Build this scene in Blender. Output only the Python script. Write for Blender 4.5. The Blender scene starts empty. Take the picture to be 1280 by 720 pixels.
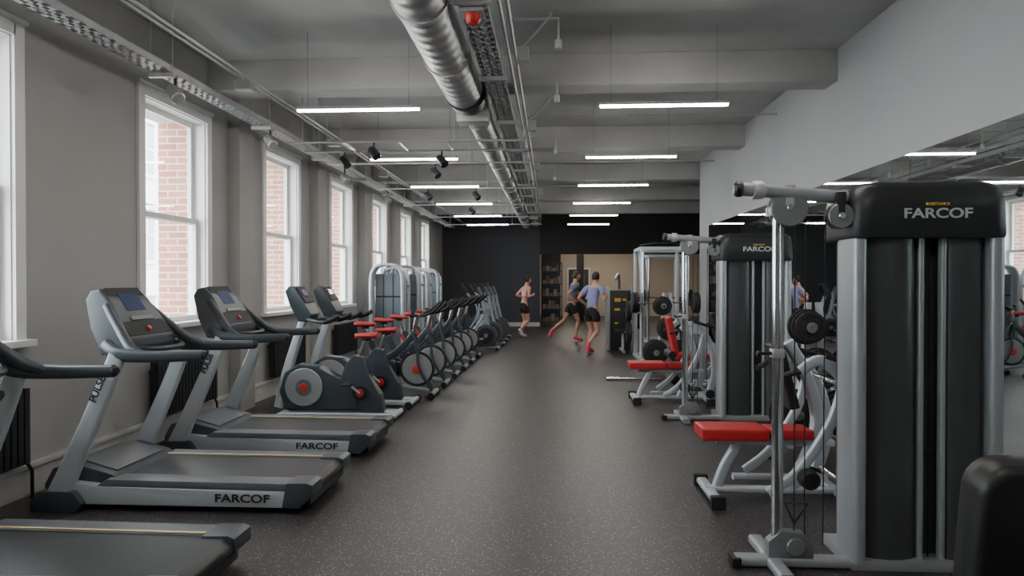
import bpy, bmesh, math, random
from mathutils import Vector, Matrix, Euler
random.seed(4)
S = bpy.context.scene
COL = S.collection

# ------------------------------------------------------------------ materials
def mat(name, col, rough=0.5, metal=0.0, var=0.08, scale=8.0, bump=0.0, emis=None, estr=0.0, coat=0.0, spec=0.5):
    m = bpy.data.materials.new(name); m.use_nodes = True
    nt = m.node_tree; b = nt.nodes["Principled BSDF"]
    tc = nt.nodes.new("ShaderNodeTexCoord")
    nz = nt.nodes.new("ShaderNodeTexNoise"); nz.inputs["Scale"].default_value = scale
    nz.inputs["Detail"].default_value = 4
    nt.links.new(tc.outputs["Object"], nz.inputs["Vector"])
    mx = nt.nodes.new("ShaderNodeMix"); mx.data_type = 'RGBA'
    c = Vector(col)
    mx.inputs["A"].default_value = (*[max(0, v*(1-var)) for v in c], 1)
    mx.inputs["B"].default_value = (*[min(1, v*(1+var)) for v in c], 1)
    nt.links.new(nz.outputs["Fac"], mx.inputs["Factor"])
    nt.links.new(mx.outputs["Result"], b.inputs["Base Color"])
    b.inputs["Roughness"].default_value = rough
    b.inputs["Metallic"].default_value = metal
    b.inputs["Specular IOR Level"].default_value = spec
    if coat: b.inputs["Coat Weight"].default_value = coat
    if bump:
        bp = nt.nodes.new("ShaderNodeBump"); bp.inputs["Strength"].default_value = bump
        bp.inputs["Distance"].default_value = 0.01
        nt.links.new(nz.outputs["Fac"], bp.inputs["Height"]); nt.links.new(bp.outputs["Normal"], b.inputs["Normal"])
    if emis:
        b.inputs["Emission Color"].default_value = (*emis, 1); b.inputs["Emission Strength"].default_value = estr
    return m

def floor_mat():
    m = bpy.data.materials.new("rubber_floor"); m.use_nodes = True
    nt = m.node_tree; b = nt.nodes["Principled BSDF"]; L = nt.links.new
    tc = nt.nodes.new("ShaderNodeTexCoord")
    def specks(scale, thr, p0, p1):
        v = nt.nodes.new("ShaderNodeTexVoronoi"); v.inputs["Scale"].default_value = scale
        L(tc.outputs["Object"], v.inputs["Vector"])
        r = nt.nodes.new("ShaderNodeValToRGB")
        r.color_ramp.elements[0].position = p0; r.color_ramp.elements[0].color = (1,1,1,1)
        r.color_ramp.elements[1].position = p1; r.color_ramp.elements[1].color = (0,0,0,1)
        L(v.outputs["Distance"], r.inputs["Fac"])
        sep = nt.nodes.new("ShaderNodeSeparateColor"); L(v.outputs["Color"], sep.inputs["Color"])
        gt = nt.nodes.new("ShaderNodeMath"); gt.operation = 'GREATER_THAN'; gt.inputs[1].default_value = thr
        L(sep.outputs["Red"], gt.inputs[0])
        mu = nt.nodes.new("ShaderNodeMath"); mu.operation = 'MULTIPLY'
        L(r.outputs["Color"], mu.inputs[0]); L(gt.outputs[0], mu.inputs[1]); return mu
    a_ = specks(46, 0.55, 0.16, 0.24); b_ = specks(71, 0.6, 0.2, 0.3)
    mu = nt.nodes.new("ShaderNodeMath"); mu.operation = 'MAXIMUM'; L(a_.outputs[0], mu.inputs[0]); L(b_.outputs[0], mu.inputs[1])
    n = nt.nodes.new("ShaderNodeTexNoise"); n.inputs["Scale"].default_value = 1.3; n.inputs["Detail"].default_value = 5
    L(tc.outputs["Object"], n.inputs["Vector"])
    base = nt.nodes.new("ShaderNodeMix"); base.data_type = 'RGBA'
    base.inputs["A"].default_value = (0.026,0.0232,0.0238,1); base.inputs["B"].default_value = (0.040,0.0362,0.0366,1)
    L(n.outputs["Fac"], base.inputs["Factor"])
    mx = nt.nodes.new("ShaderNodeMix"); mx.data_type = 'RGBA'
    mx.inputs["B"].default_value = (0.31,0.265,0.24,1)
    L(mu.outputs[0], mx.inputs["Factor"]); L(base.outputs["Result"], mx.inputs["A"])
    L(mx.outputs["Result"], b.inputs["Base Color"])
    n2 = nt.nodes.new("ShaderNodeTexNoise"); n2.inputs["Scale"].default_value = 160
    L(tc.outputs["Object"], n2.inputs["Vector"])
    bp = nt.nodes.new("ShaderNodeBump"); bp.inputs["Strength"].default_value = 0.3; bp.inputs["Distance"].default_value = 0.004
    L(n2.outputs["Fac"], bp.inputs["Height"]); L(bp.outputs["Normal"], b.inputs["Normal"])
    b.inputs["Roughness"].default_value = 0.40
    return m

def brick_mat():
    m = bpy.data.materials.new("red_brick"); m.use_nodes = True
    nt = m.node_tree; b = nt.nodes["Principled BSDF"]; L = nt.links.new
    tc = nt.nodes.new("ShaderNodeTexCoord")
    sx = nt.nodes.new("ShaderNodeSeparateXYZ"); L(tc.outputs["Object"], sx.inputs[0])
    ad = nt.nodes.new("ShaderNodeMath"); L(sx.outputs["X"], ad.inputs[0]); L(sx.outputs["Y"], ad.inputs[1])
    cb = nt.nodes.new("ShaderNodeCombineXYZ"); L(ad.outputs[0], cb.inputs["X"]); L(sx.outputs["Z"], cb.inputs["Y"])
    br = nt.nodes.new("ShaderNodeTexBrick"); br.inputs["Scale"].default_value = 1
    br.inputs["Brick Width"].default_value = 0.22; br.inputs["Row Height"].default_value = 0.075
    br.inputs["Mortar Size"].default_value = 0.008
    br.inputs["Color1"].default_value = (0.50,0.22,0.15,1); br.inputs["Color2"].default_value = (0.38,0.16,0.11,1)
    br.inputs["Mortar"].default_value = (0.55,0.5,0.45,1)
    L(cb.outputs[0], br.inputs["Vector"]); L(br.outputs["Color"], b.inputs["Base Color"])
    b.inputs["Roughness"].default_value = 0.9
    return m

def spiral_mat():
    m = mat("galvanised_duct", (0.46,0.47,0.48), 0.42, 0.6, 0.12, 5)
    nt = m.node_tree; b = nt.nodes["Principled BSDF"]
    tc = nt.nodes.new("ShaderNodeTexCoord")
    w = nt.nodes.new("ShaderNodeTexWave"); w.bands_direction = 'Y'; w.inputs["Scale"].default_value = 1.9
    nt.links.new(tc.outputs["Object"], w.inputs["Vector"])
    bp = nt.nodes.new("ShaderNodeBump"); bp.inputs["Strength"].default_value = 0.3; bp.inputs["Distance"].default_value = 0.02
    nt.links.new(w.outputs["Fac"], bp.inputs["Height"]); nt.links.new(bp.outputs["Normal"], b.inputs["Normal"])
    return m

def glass_mat():
    m = bpy.data.materials.new("window_glass"); m.use_nodes = True
    nt = m.node_tree; nt.nodes.clear()
    o = nt.nodes.new("ShaderNodeOutputMaterial"); t = nt.nodes.new("ShaderNodeBsdfTransparent")
    g = nt.nodes.new("ShaderNodeBsdfGlossy"); g.inputs["Roughness"].default_value = 0.02
    f = nt.nodes.new("ShaderNodeMixShader"); f.inputs[0].default_value = 0.05
    t.inputs[0].default_value = (0.95,0.98,0.97,1)
    nt.links.new(t.outputs[0], f.inputs[1]); nt.links.new(g.outputs[0], f.inputs[2]); nt.links.new(f.outputs[0], o.inputs[0])
    return m

M = dict(
 floor=floor_mat(), brick=brick_mat(), duct=spiral_mat(), glass=glass_mat(),
 wall=mat("plaster_grey", (0.40,0.39,0.378), 0.85, var=0.05, scale=2, bump=0.1),
 wallR=mat("plaster_light_grey", (0.385,0.382,0.385), 0.85, var=0.05, scale=1.5, bump=0.1),
 ceil=mat("painted_concrete", (0.40,0.400,0.392), 0.9, var=0.26, scale=1.6, bump=0.35),
 dark=mat("dark_grey_paint", (0.042,0.047,0.058), 0.7, var=0.08, scale=2),
 black=mat("black_paint", (0.010,0.010,0.010), 0.7),
 beige=mat("beige_plaster", (0.56,0.50,0.42), 0.8, var=0.05),
 white=mat("white_trim", (0.78,0.78,0.77), 0.45, var=0.03),
 skirt=mat("grey_white_skirting", (0.52,0.51,0.49), 0.5, var=0.04),
 silver=mat("silver_powdercoat", (0.50,0.54,0.58), 0.36, 0.25, 0.05, 20),
 silverD=mat("machine_silver", (0.38,0.40,0.42), 0.36, 0.35, 0.05, 20),
 silverB=mat("bluegrey_powdercoat", (0.30,0.35,0.39), 0.38, 0.3, 0.05, 20),
 chrome=mat("chrome_steel", (0.75,0.75,0.76), 0.12, 1.0, 0.03),
 galv=mat("galvanised_steel", (0.50,0.51,0.51), 0.45, 0.4, 0.1, 12),
 plast=mat("black_plastic", (0.018,0.020,0.023), 0.42, var=0.15, scale=15),
 face=mat("console_face_black", (0.012,0.013,0.015), 0.55, var=0.1, scale=15, spec=0.25),
 slate=mat("slate_plastic", (0.052,0.064,0.077), 0.38, 0.1, 0.1, 12),
 belt=mat("treadmill_belt", (0.035,0.037,0.040), 0.45, var=0.15, scale=60, bump=0.1),
 rail=mat("foot_rail_grey", (0.15,0.16,0.175), 0.42, 0.3, 0.08, 20),
 rubber=mat("black_rubber", (0.012,0.012,0.012), 0.65),
 smoke=mat("smoked_shroud", (0.066,0.069,0.074), 0.38, 0.2, 0.15, 5),
 stack=mat("blue_tinted_panel", (0.17,0.21,0.24), 0.28, 0.3, 0.1, 4),
 red=mat("red_upholstery", (0.50,0.018,0.022), 0.42, var=0.08, scale=30, bump=0.05),
 redp=mat("red_plastic", (0.60,0.03,0.02), 0.35),
 leather=mat("black_upholstery", (0.014,0.014,0.015), 0.45, var=0.1, scale=30, bump=0.08),
 disc=mat("grey_disc", (0.22,0.23,0.24), 0.45, 0.3),
 fly=mat("flywheel_silver", (0.42,0.43,0.44), 0.35, 0.5),
 screen=mat("console_screen", (0.02,0.03,0.06), 0.15, emis=(0.14,0.18,0.42), estr=0.14),
 yellow=mat("yellow_label", (0.75,0.50,0.05), 0.5),
 cream=mat("cream_line", (0.80,0.62,0.32), 0.4),
 logo=mat("logo_silver", (0.75,0.76,0.78), 0.3, 0.4),
 led=mat("led_tube", (1,1,1), 0.5, emis=(1.0,0.94,0.87), estr=98),
 ledw=mat("led_tube_warm", (1,1,1), 0.5, emis=(1.0,0.87,0.70), estr=110),
 mirror=mat("mirror_silvering", (0.66,0.71,0.71), 0.015, 1.0, 0.0),
 facade=mat("pale_stone", (0.66,0.66,0.65), 0.9, var=0.06),
 fwin=mat("facade_window_dark", (0.28,0.32,0.35), 0.2),
 street=mat("asphalt", (0.3,0.3,0.3), 0.9),
 skin=mat("skin", (0.62,0.33,0.23), 0.5, var=0.05), skin2=mat("skin_tan", (0.50,0.26,0.18), 0.5, var=0.05),
 hair=mat("dark_hair", (0.022,0.013,0.009), 0.55, var=0.3, scale=40),
 eye=mat("eye_white", (0.8,0.8,0.8), 0.3), lip=mat("lip", (0.5,0.15,0.13), 0.5),
 lav=mat("lavender_cloth", (0.29,0.30,0.52), 0.85, var=0.1, scale=12),
 gblue=mat("greyblue_cloth", (0.15,0.18,0.26), 0.85, var=0.1, scale=12),
 bra=mat("pink_sports_top", (0.75,0.42,0.40), 0.8), shorts=mat("black_shorts", (0.012,0.012,0.014), 0.8),
 pink=mat("pink_shoe", (0.80,0.07,0.17), 0.5), wshoe=mat("white_shoe", (0.7,0.7,0.7), 0.6),
 wood=mat("shelf_wood", (0.25,0.15,0.08), 0.6),
)

# ------------------------------------------------------------------ mesh helpers
def finish(name, bm, m, par=None, ang=38):
    bmesh.ops.recalc_face_normals(bm, faces=bm.faces[:])
    me = bpy.data.meshes.new(name); bm.to_mesh(me); bm.free()
    if m: me.materials.append(m)
    me.polygons.foreach_set("use_smooth", [True]*len(me.polygons))
    me.set_sharp_from_angle(angle=math.radians(ang))
    o = bpy.data.objects.new(name, me); COL.objects.link(o)
    if par: o.parent = par
    return o

def empty(name, loc=(0,0,0), rz=0.0, sc=1.0):
    e = bpy.data.objects.new(name, None); COL.objects.link(e)
    e.location = loc; e.rotation_euler = (0,0,rz); e.scale = (sc,sc,sc); e.empty_display_size = 0.1
    return e

def addbox(bm, a, b):
    x0,y0,z0 = a; x1,y1,z1 = b
    vs = [bm.verts.new(p) for p in [(x0,y0,z0),(x1,y0,z0),(x1,y1,z0),(x0,y1,z0),(x0,y0,z1),(x1,y0,z1),(x1,y1,z1),(x0,y1,z1)]]
    for f in [(0,3,2,1),(4,5,6,7),(0,1,5,4),(1,2,6,5),(2,3,7,6),(3,0,4,7)]:
        bm.faces.new([vs[i] for i in f])

def box(name, a, b, m, par=None, bev=0.0, seg=2):
    bm = bmesh.new(); addbox(bm, a, b)
    if bev: bmesh.ops.bevel(bm, geom=bm.edges[:]+bm.verts[:], offset=bev, segments=seg, profile=0.7, affect='EDGES')
    return finish(name, bm, m, par)

def boxes(name, lst, m, par=None):
    bm = bmesh.new()
    for a,b in lst: addbox(bm, a, b)
    return finish(name, bm, m, par)

def cbox(name, c, s, m, par=None, bev=0.0, rot=None, seg=2):
    bm = bmesh.new(); addbox(bm, [-v/2 for v in s], [v/2 for v in s])
    if bev: bmesh.ops.bevel(bm, geom=bm.edges[:]+bm.verts[:], offset=bev, segments=seg, profile=0.7, affect='EDGES')
    Mx = Matrix.Translation(c) @ (Euler(rot).to_matrix().to_4x4() if rot else Matrix())
    bmesh.ops.transform(bm, matrix=Mx, verts=bm.verts[:])
    return finish(name, bm, m, par)

def prism(name, prof, hw, m, par=None, yc=0.0, bev=0.0, seg=2):
    """profile in XZ [(x,z) or (x,z,halfwidth)], extruded in +-Y"""
    bm = bmesh.new()
    A = [bm.verts.new((p[0], yc-(p[2] if len(p)>2 else hw), p[1])) for p in prof]
    B = [bm.verts.new((p[0], yc+(p[2] if len(p)>2 else hw), p[1])) for p in prof]
    bm.faces.new(A); bm.faces.new(B[::-1]); n = len(prof)
    for i in range(n): bm.faces.new((A[i], B[i], B[(i+1)%n], A[(i+1)%n]))
    if bev: bmesh.ops.bevel(bm, geom=bm.edges[:], offset=bev, segments=seg, profile=0.7, affect='EDGES')
    return finish(name, bm, m, par)

def catmull(pts, n):
    P = [Vector(p) for p in pts]
    if n <= 1 or len(P) < 3: return P
    out = []
    for i in range(len(P)-1):
        p0 = P[max(i-1,0)]; p1 = P[i]; p2 = P[i+1]; p3 = P[min(i+2,len(P)-1)]
        for k in range(n):
            t = k/n
            out.append(0.5*((2*p1)+(-p0+p2)*t+(2*p0-5*p1+4*p2-p3)*t*t+(-p0+3*p1-3*p2+p3)*t**3))
    out.append(P[-1]); return out

def circ(r, n=12, r2=None):
    r2 = r2 or r
    return [(r*math.cos(2*math.pi*i/n), r2*math.sin(2*math.pi*i/n)) for i in range(n)]
def rrect(w, h, r, k=3):
    out = []
    for cx,cy,a0 in [(w/2-r,h/2-r,0),(-w/2+r,h/2-r,90),(-w/2+r,-h/2+r,180),(w/2-r,-h/2+r,270)]:
        for i in range(k+1):
            a = math.radians(a0+90*i/k); out.append((cx+r*math.cos(a), cy+r*math.sin(a)))
    return out

def sweep_bm(bm, pts, sec, smooth=6, ref=None, scl=None):
    P = catmull(pts, smooth); n = len(P)
    T = []
    for i in range(n):
        t = (P[min(i+1,n-1)]-P[max(i-1,0)]); T.append(t.normalized())
    if ref is None:
        best = min(((max(abs(t[a]) for t in T), a) for a in range(3)))
        ref = Vector((0,0,0)); ref[best[1]] = 1
    ref = Vector(ref); rings = []
    for i in range(n):
        t = T[i]; b = ref - t*ref.dot(t)
        if b.length < 1e-4: b = Vector((0.3,0.5,0.8)).cross(t)
        b.normalize(); u = t.cross(b)
        s = 1.0
        if scl: 
            f = i/(n-1)*(len(scl)-1); k = min(int(f), len(scl)-2); s = scl[k]+(scl[k+1]-scl[k])*(f-k)
        rings.append([bm.verts.new(P[i]+b*x*s+u*y*s) for x,y in sec])
    k = len(sec)
    for i in range(n-1):
        for j in range(k):
            bm.faces.new((rings[i][j], rings[i][(j+1)%k], rings[i+1][(j+1)%k], rings[i+1][j]))
    bm.faces.new(rings[0][::-1]); bm.faces.new(rings[-1])

def sweep(name, pts, sec, m, par=None, smooth=6, ref=None, scl=None):
    bm = bmesh.new(); sweep_bm(bm, pts, sec, smooth, ref, scl); return finish(name, bm, m, par, 45)
def tube(name, pts, r, m, par=None, smooth=1, n=12):
    return sweep(name, pts, circ(r, n), m, par, smooth)
def tubes(name, lst, r, m, par=None, n=8, smooth=1):
    bm = bmesh.new()
    for p in lst: sweep_bm(bm, p, circ(r, n), smooth)
    return finish(name, bm, m, par, 45)

def lathe(name, prof, c, axis, m, par=None, n=32):
    """prof [(radius, along)], revolved about axis through c"""
    bm = bmesh.new(); rings = []
    for r,a in prof:
        rings.append([bm.verts.new((r*math.cos(2*math.pi*i/n), r*math.sin(2*math.pi*i/n), a)) for i in range(n)])
    for i in range(len(rings)-1):
        for j in range(n): bm.faces.new((rings[i][j], rings[i][(j+1)%n], rings[i+1][(j+1)%n], rings[i+1][j]))
    bm.faces.new(rings[0][::-1]); bm.faces.new(rings[-1])
    q = Vector((0,0,1)).rotation_difference(Vector(axis))
    bmesh.ops.transform(bm, matrix=Matrix.Translation(c) @ q.to_matrix().to_4x4(), verts=bm.verts[:])
    return finish(name, bm, m, par)
def disc(name, c, r, t, m, par=None, axis=(0,1,0), n=32, bev=0.006):
    return lathe(name, [(r-bev,-t/2),(r,-t/2+bev),(r,t/2-bev),(r-bev,t/2)], c, axis, m, par, n)

def text(name, s, size, loc, rot, m, par, ext=0.002, sx=1.0):
    cu = bpy.data.curves.new(name, 'FONT'); cu.body = s; cu.size = size; cu.extrude = ext; cu.offset = size*0.02
    cu.align_x = 'CENTER'; cu.align_y = 'CENTER'
    o = bpy.data.objects.new(name, cu); COL.objects.link(o); o.location = loc; o.rotation_euler = rot
    o.scale = (sx,1,1)
    o.data.materials.append(m); o.parent = par
    return o

def dup(root, loc, rz=0.0, sc=1.0, name=None):
    e = empty(name or root.name.split('.')[0], loc, rz, sc)
    for c in root.children:
        o = bpy.data.objects.new(c.name, c.data); COL.objects.link(o); o.parent = e
        o.location = c.location; o.rotation_euler = c.rotation_euler; o.scale = c.scale
    return e

# ------------------------------------------------------------------ room shell
XL, XR, H = -3.81, 3.0, 4.0
YB, YF, YE = -3.0, 23.6, 14.1
starts = [0.67+2.7*i for i in range(8)]
ops = [(s+0.08, s+1.25) for s in starts]
Z0, Z1 = 1.13, 3.30
box("floor", (-4.35,YB-0.2,-0.12), (7.2,31.2,0), M["floor"])
box("ceiling", (-4.35,YB-0.2,H), (7.2,YF+0.2,H+0.15), M["ceil"])
def pierced(x0, x1):
    L = [((x0,YB,0),(x1,YF,Z0)), ((x0,YB,Z1),(x1,YF,H))]
    y = YB
    for a,b in ops: L.append(((x0,y,Z0),(x1,a,Z1))); y = b
    L.append(((x0,y,Z0),(x1,YF,Z1)))
    return L
boxes("wall_left", pierced(-4.0, XL), M["wall"])
boxes("wall_left_brick_exterior", pierced(-4.35, -4.0), M["brick"])
box("wall_right", (XR,YB,0), (XR+0.15,YE,H), M["wallR"])
box("wall_rear", (-4.35,YB-0.2,0), (7.2,YB,H), M["wallR"])
box("wall_back_dark", (-4.35,YF,0), (-0.42,YF+0.2,H), M["dark"])
box("wall_back_bulkhead", (-0.42,YF,2.5), (7.2,YF+0.2,H), M["black"])
box("wall_recess_right", (7.0,YE-0.0,0), (7.2,YF,H), M["dark"])
box("wall_recess_front", (XR+0.15,YE-0.2,0), (7.2,YE,H), M["wallR"])
box("wall_backroom_left", (-1.3,YF+0.2,0), (-1.15,31,3), M["dark"])
box("wall_backroom_back", (-1.3,31,0), (7.2,31.2,3), M["beige"])
box("wall_backroom_partition", (-0.42,27.6,0), (0.35,27.7,3), M["dark"])
box("wall_backroom_right", (7.0,YF+0.2,0), (7.2,31,3), M["beige"])
box("ceiling_backroom", (-1.3,YF+0.2,3), (7.2,31.2,3.1), M["black"])
box("baseboard_left", (XL,YB,0), (XL+0.03,YF,0.20), M["skirt"], bev=0.006)
box("baseboard_back", (XL,YF-0.025,0), (-0.42,YF,0.14), M["skirt"], bev=0.005)
box("trim_left_pipe_casing", (XL,YB,0.20), (XL+0.055,YF,0.235), M["skirt"], bev=0.006)
for i,y in enumerate([0.65,4.1,7.55,11.0,14.45,17.9,21.35]):
    box("trim_ceiling_beam_%d"%(i+1), (XL,y-0.17,3.66), (XR if y<14 else 7.0,y+0.17,H), M["ceil"], bev=0.02)
for i,y in enumerate([8.05,10.78,13.45,16.15,18.85]):
    box("trim_pilaster_%d"%(i+1), (XL,y-0.2,0), (XL+0.14,y+0.2,H), M["wall"], bev=0.01)
# windows
for i,(a,b) in enumerate(ops):
    w = empty("window_%d"%(i+1), (0,0,0))
    c = 0.085
    x0,x1 = XL, XL+0.03
    boxes("casing", [((x0,a-c,Z0-0.02),(x1,a+0.01,Z1+c)), ((x0,b-0.01,Z0-0.02),(x1,b+c,Z1+c)), ((x0,a,Z1-0.01),(x1,b,Z1+c)),
                     ((x0,a-c-0.015,Z1+c),(x1+0.02,b+c+0.015,Z1+c+0.03)),
                     ((-4.0,a,Z0),(x0,a+0.02,Z1)), ((-4.0,b-0.02,Z0),(x0,b,Z1)), ((-4.0,a,Z1-0.02),(x0,b,Z1))], M["white"], w)
    box("sill", (-4.0,a-c-0.03,Z0-0.045), (XL+0.09,b+c+0.03,Z0+0.005), M["white"], w, bev=0.008)
    zm = 2.2
    def sash(n,x,za,zb):
        f=0.055
        boxes(n, [((x-0.02,a+0.02,za),(x+0.02,a+0.02+f,zb)), ((x-0.02,b-0.02-f,za),(x+0.02,b-0.02,zb)),
                  ((x-0.02,a+0.02+f,za),(x+0.02,b-0.02-f,za+f)), ((x-0.02,a+0.02+f,zb-f),(x+0.02,b-0.02-f,zb))], M["white"], w)
        box(n+"_glass", (x-0.003,a+0.02+f,za+f), (x+0.003,b-0.02-f,zb-f), M["glass"], w)
    sash("upper_sash", -3.955, zm-0.03, Z1-0.02)
    sash("lower_sash", -3.905, Z0+0.005, zm+0.03)
# mirror on right wall
mr = empty("wall_mirror", (0,0,0))
for i in range(5):
    box("mirror_panel_%d"%(i+1), (XR-0.012,1.0+i*2.45,0.42), (XR-0.001,1.0+(i+1)*2.45-0.006,2.62), M["mirror"], mr)
box("baseboard_right", (XR-0.03,YB,0), (XR,YE,0.15), M["skirt"], bev=0.005)

# exterior
box("street_ground", (-40,-20,-6.2), (-4.4,60,-6), M["street"])
fb = empty("street_building", (0,0,0))
box("facade", (-19,12,-6), (-16,48,9.5), M["facade"], fb)
L=[];L2=[]
for k in range(14):
    for zz in (-4.5,-1.0,2.4,5.8):
        y=13+k*2.5
        L.append(((-16.02,y,zz),(-15.97,y+1.1,zz+2.0)))
        L2.append(((-15.99,y-0.12,zz+2.0),(-15.85,y+1.22,zz+2.15))); L2.append(((-15.99,y-0.12,zz-0.15),(-15.85,y+1.22,zz)))
        L2.append(((-15.99,y+0.52,zz),(-15.93,y+0.58,zz+2))); L2.append(((-15.99,y,zz+0.95),(-15.93,y+1.1,zz+1.02)))
for zz in (1.0,4.6,8.9): L2.append(((-16,12,zz),(-15.7,48,zz+0.25)))
boxes("facade_windows", L, M["fwin"], fb); boxes("facade_trim", L2, M["facade"], fb)

# ------------------------------------------------------------------ ceiling services
YS = [3.84]+[6.58+2.7*k for k in range(6)]
def strip(x0,x1,y,name="linear_led_light"):
    e = empty(name, (0,y,0))
    z=3.23
    box("housing",(x0-0.01,-0.024,z+0.002),(x1+0.01,0.024,z+0.03),M["galv"],e,bev=0.004)
    box("diffuser",(x0,-0.019,z-0.016),(x1,0.019,z+0.002),M["led"],e,bev=0.004)
    tubes("suspension_wires",[[(x0+0.1,0,z+0.03),(x0+0.1,0,H-0.002)],[(x1-0.1,0,z+0.03),(x1-0.1,0,H-0.002)]],0.002,M["rail"],e,n=5)
for y in YS+[1.2]:
    strip(-2.49,-1.29,y); strip(0.46,1.66,y)

dct = empty("ventilation_duct",(0,0,0))
def ducts(xc,zc,r,y0,y1,step):
    tube("duct_body_%d"%int(y0+5),[(xc,y0,zc),(xc,y1,zc)],r,M["duct"],dct,n=28)
    y=y0+0.4
    bm=bmesh.new()
    while y<y1:
        sweep_bm(bm,[(xc,y-0.025,zc),(xc,y+0.025,zc)],circ(r+0.012,28),1); y+=step
    finish("duct_bands",bm,M["galv"],dct)
ducts(-0.90,3.5,0.195,YB+0.02,6.9,1.2)
ducts(-0.85,3.46,0.145,7.5,22.9,1.4)
lathe("reducer",[(0.21,-0.12),(0.21,0.05),(0.15,0.3)],(-0.88,7.05,3.49),(0,1,0),M["plast"],dct,28)
cbox("damper_box",(-0.86,7.45,3.42),(0.34,0.22,0.28),M["galv"],dct,bev=0.01)
tubes("duct_hangers",[[(-0.90+dx,y,3.5),(-0.90+dx,y,H-0.002)] for y in (2,4.6,6.4) for dx in (-0.205,0.205)]+[[(-0.85+dx,y,3.46),(-0.85+dx,y,H-0.002)] for y in (9,12,15,19) for dx in (-0.155,0.155)],0.005,M["galv"],dct,n=5)

def tray(xc,zc,w,y0,y1,hang,slot=0.11):
    e=empty("cable_tray",(0,0,0))
    L=[((xc-w/2,y0,zc),(xc-w/2+0.008,y1,zc+0.06)),((xc+w/2-0.008,y0,zc),(xc+w/2,y1,zc+0.06))]
    y=y0
    while y<y1: L.append(((xc-w/2,y,zc),(xc+w/2,y+slot*0.5,zc+0.006))); y+=slot
    for f in (-0.36,0,0.36): L.append(((xc+w*f-0.012,y0,zc),(xc+w*f+0.012,y1,zc+0.005)))
    boxes("tray_channel",L,M["galv"],e)
    tubes("cables",[[(xc+dx,y0,zc+0.02),(xc+dx,y1,zc+0.02)] for dx in (-w/5,0.01,w/4.5)],0.012,M["galv"],e,n=6)
    hs=[];y=y0+0.6
    while y<y1:
        for s in (-1,1): hs.append([(xc+s*(w/2+0.012),y,zc-0.03),(xc+s*(w/2+0.012),y,H-0.002)])
        y+=hang
    tubes("hanger_rods",hs,0.005,M["galv"],e,n=5)
    boxes("hanger_brackets",[((xc-w/2-0.03,p[0][1]-0.02,zc-0.04),(xc+w/2+0.03,p[0][1]+0.02,zc-0.004)) for p in hs[::2]],M["galv"],e)
    return e
tray(-3.32,3.33,0.17,YB+0.05,22.6,2.0)
tray(-0.53,3.40,0.19,YB+0.05,22.8,1.7)
pp=empty("conduit_pipes",(0,0,0))
tubes("longitudinal_conduit",[[(-0.33,YB+0.02,3.62),(-0.33,22.8,3.62)],[(-3.05,YB+0.02,3.55),(-3.05,23.5,3.55)],[(-2.98,YB+0.02,3.55),(-2.98,23.5,3.55)],[(-0.38,YB+0.02,3.56),(-0.38,22.8,3.56)]],0.014,M["galv"],pp)
cr=[]
for y in (8.35,8.95,9.9,12.6,15.3,18.2,20.6):
    cr.append([(-3.3,y,3.28),(-0.3,y,3.28)])
tubes("cross_conduit",cr,0.014,M["galv"],pp)
tubes("strut_links",[[(x,8.35,3.28),(x,8.95,3.28)] for x in (-2.6,-1.9,-1.3)],0.012,M["galv"],pp,n=6)
tubes("conduit_droppers",[[(x,c[0][1],3.28),(x,c[0][1],H-0.002)] for c in cr for x in (-3.1,-1.2,-0.35)],0.006,M["galv"],pp,n=6)
tubes("right_conduits",[[(-0.33,y,3.62),(0.05,y,3.62),(0.05,y,3.45)] for y in (5.4,7.0,9.8,12.4)]+[[(-0.33,y,3.78),(2.99,y,3.78)] for y in (9.3,12.8,16.0)]
  +[[(-0.33,6.2,3.62),(-0.15,6.2,3.80),(0.0,6.2,3.98)],[(-0.33,8.9,3.62),(-0.12,8.9,3.80),(0.02,8.9,3.98)]],0.011,M["galv"],pp,n=7)
tubes("sprinkler_heads",[[(0.05,y,3.45),(0.05,y,3.38)] for y in (5.4,7.0,9.8,12.4)],0.028,M["galv"],pp,n=10)
boxes("junction_boxes",[((-0.30,y-0.06,3.44),(-0.20,y+0.06,3.56)) for y in (5.9,8.6,11.6,14.8)]+[((-3.12,y-0.06,3.44),(-2.96,y+0.06,3.53)) for y in (6.6,9.4,12.2)],M["galv"],pp)
for y,x in ((5.75,-3.26),(7.75,-3.26),(10.6,-3.26),(13.4,-3.26),(8.35,-2.2),(8.95,-1.45),(8.95,-2.75),(9.9,-1.7),(12.6,-1.4),(12.6,-2.3),(15.3,-1.8)):
    left=(x==-3.26)
    e=empty("track_spotlight",(x,y,3.21 if left else 3.17))
    lathe("lamp_can",[(0.03,-0.09),(0.055,-0.06),(0.06,0.07),(0.05,0.08)],(0,0,-0.03),(0.5,-0.3,-0.6),M["galv"] if left else M["plast"],e,20)
    tube("stem",[(0,0,-0.03),(0,0,0.12 if left else 0.10)],0.012,M["plast"],e)
fa=empty("fire_alarm_beacon",(-0.53,4.58,3.34))
lathe("red_lens",[(0.035,-0.06),(0.052,-0.035),(0.056,0.0),(0.056,0.01)],(0,0,0),(0,0,1),M["redp"],fa,20)
cbox("base_plate",(0,0,0.012),(0.15,0.15,0.02),M["galv"],fa,bev=0.005)

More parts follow.
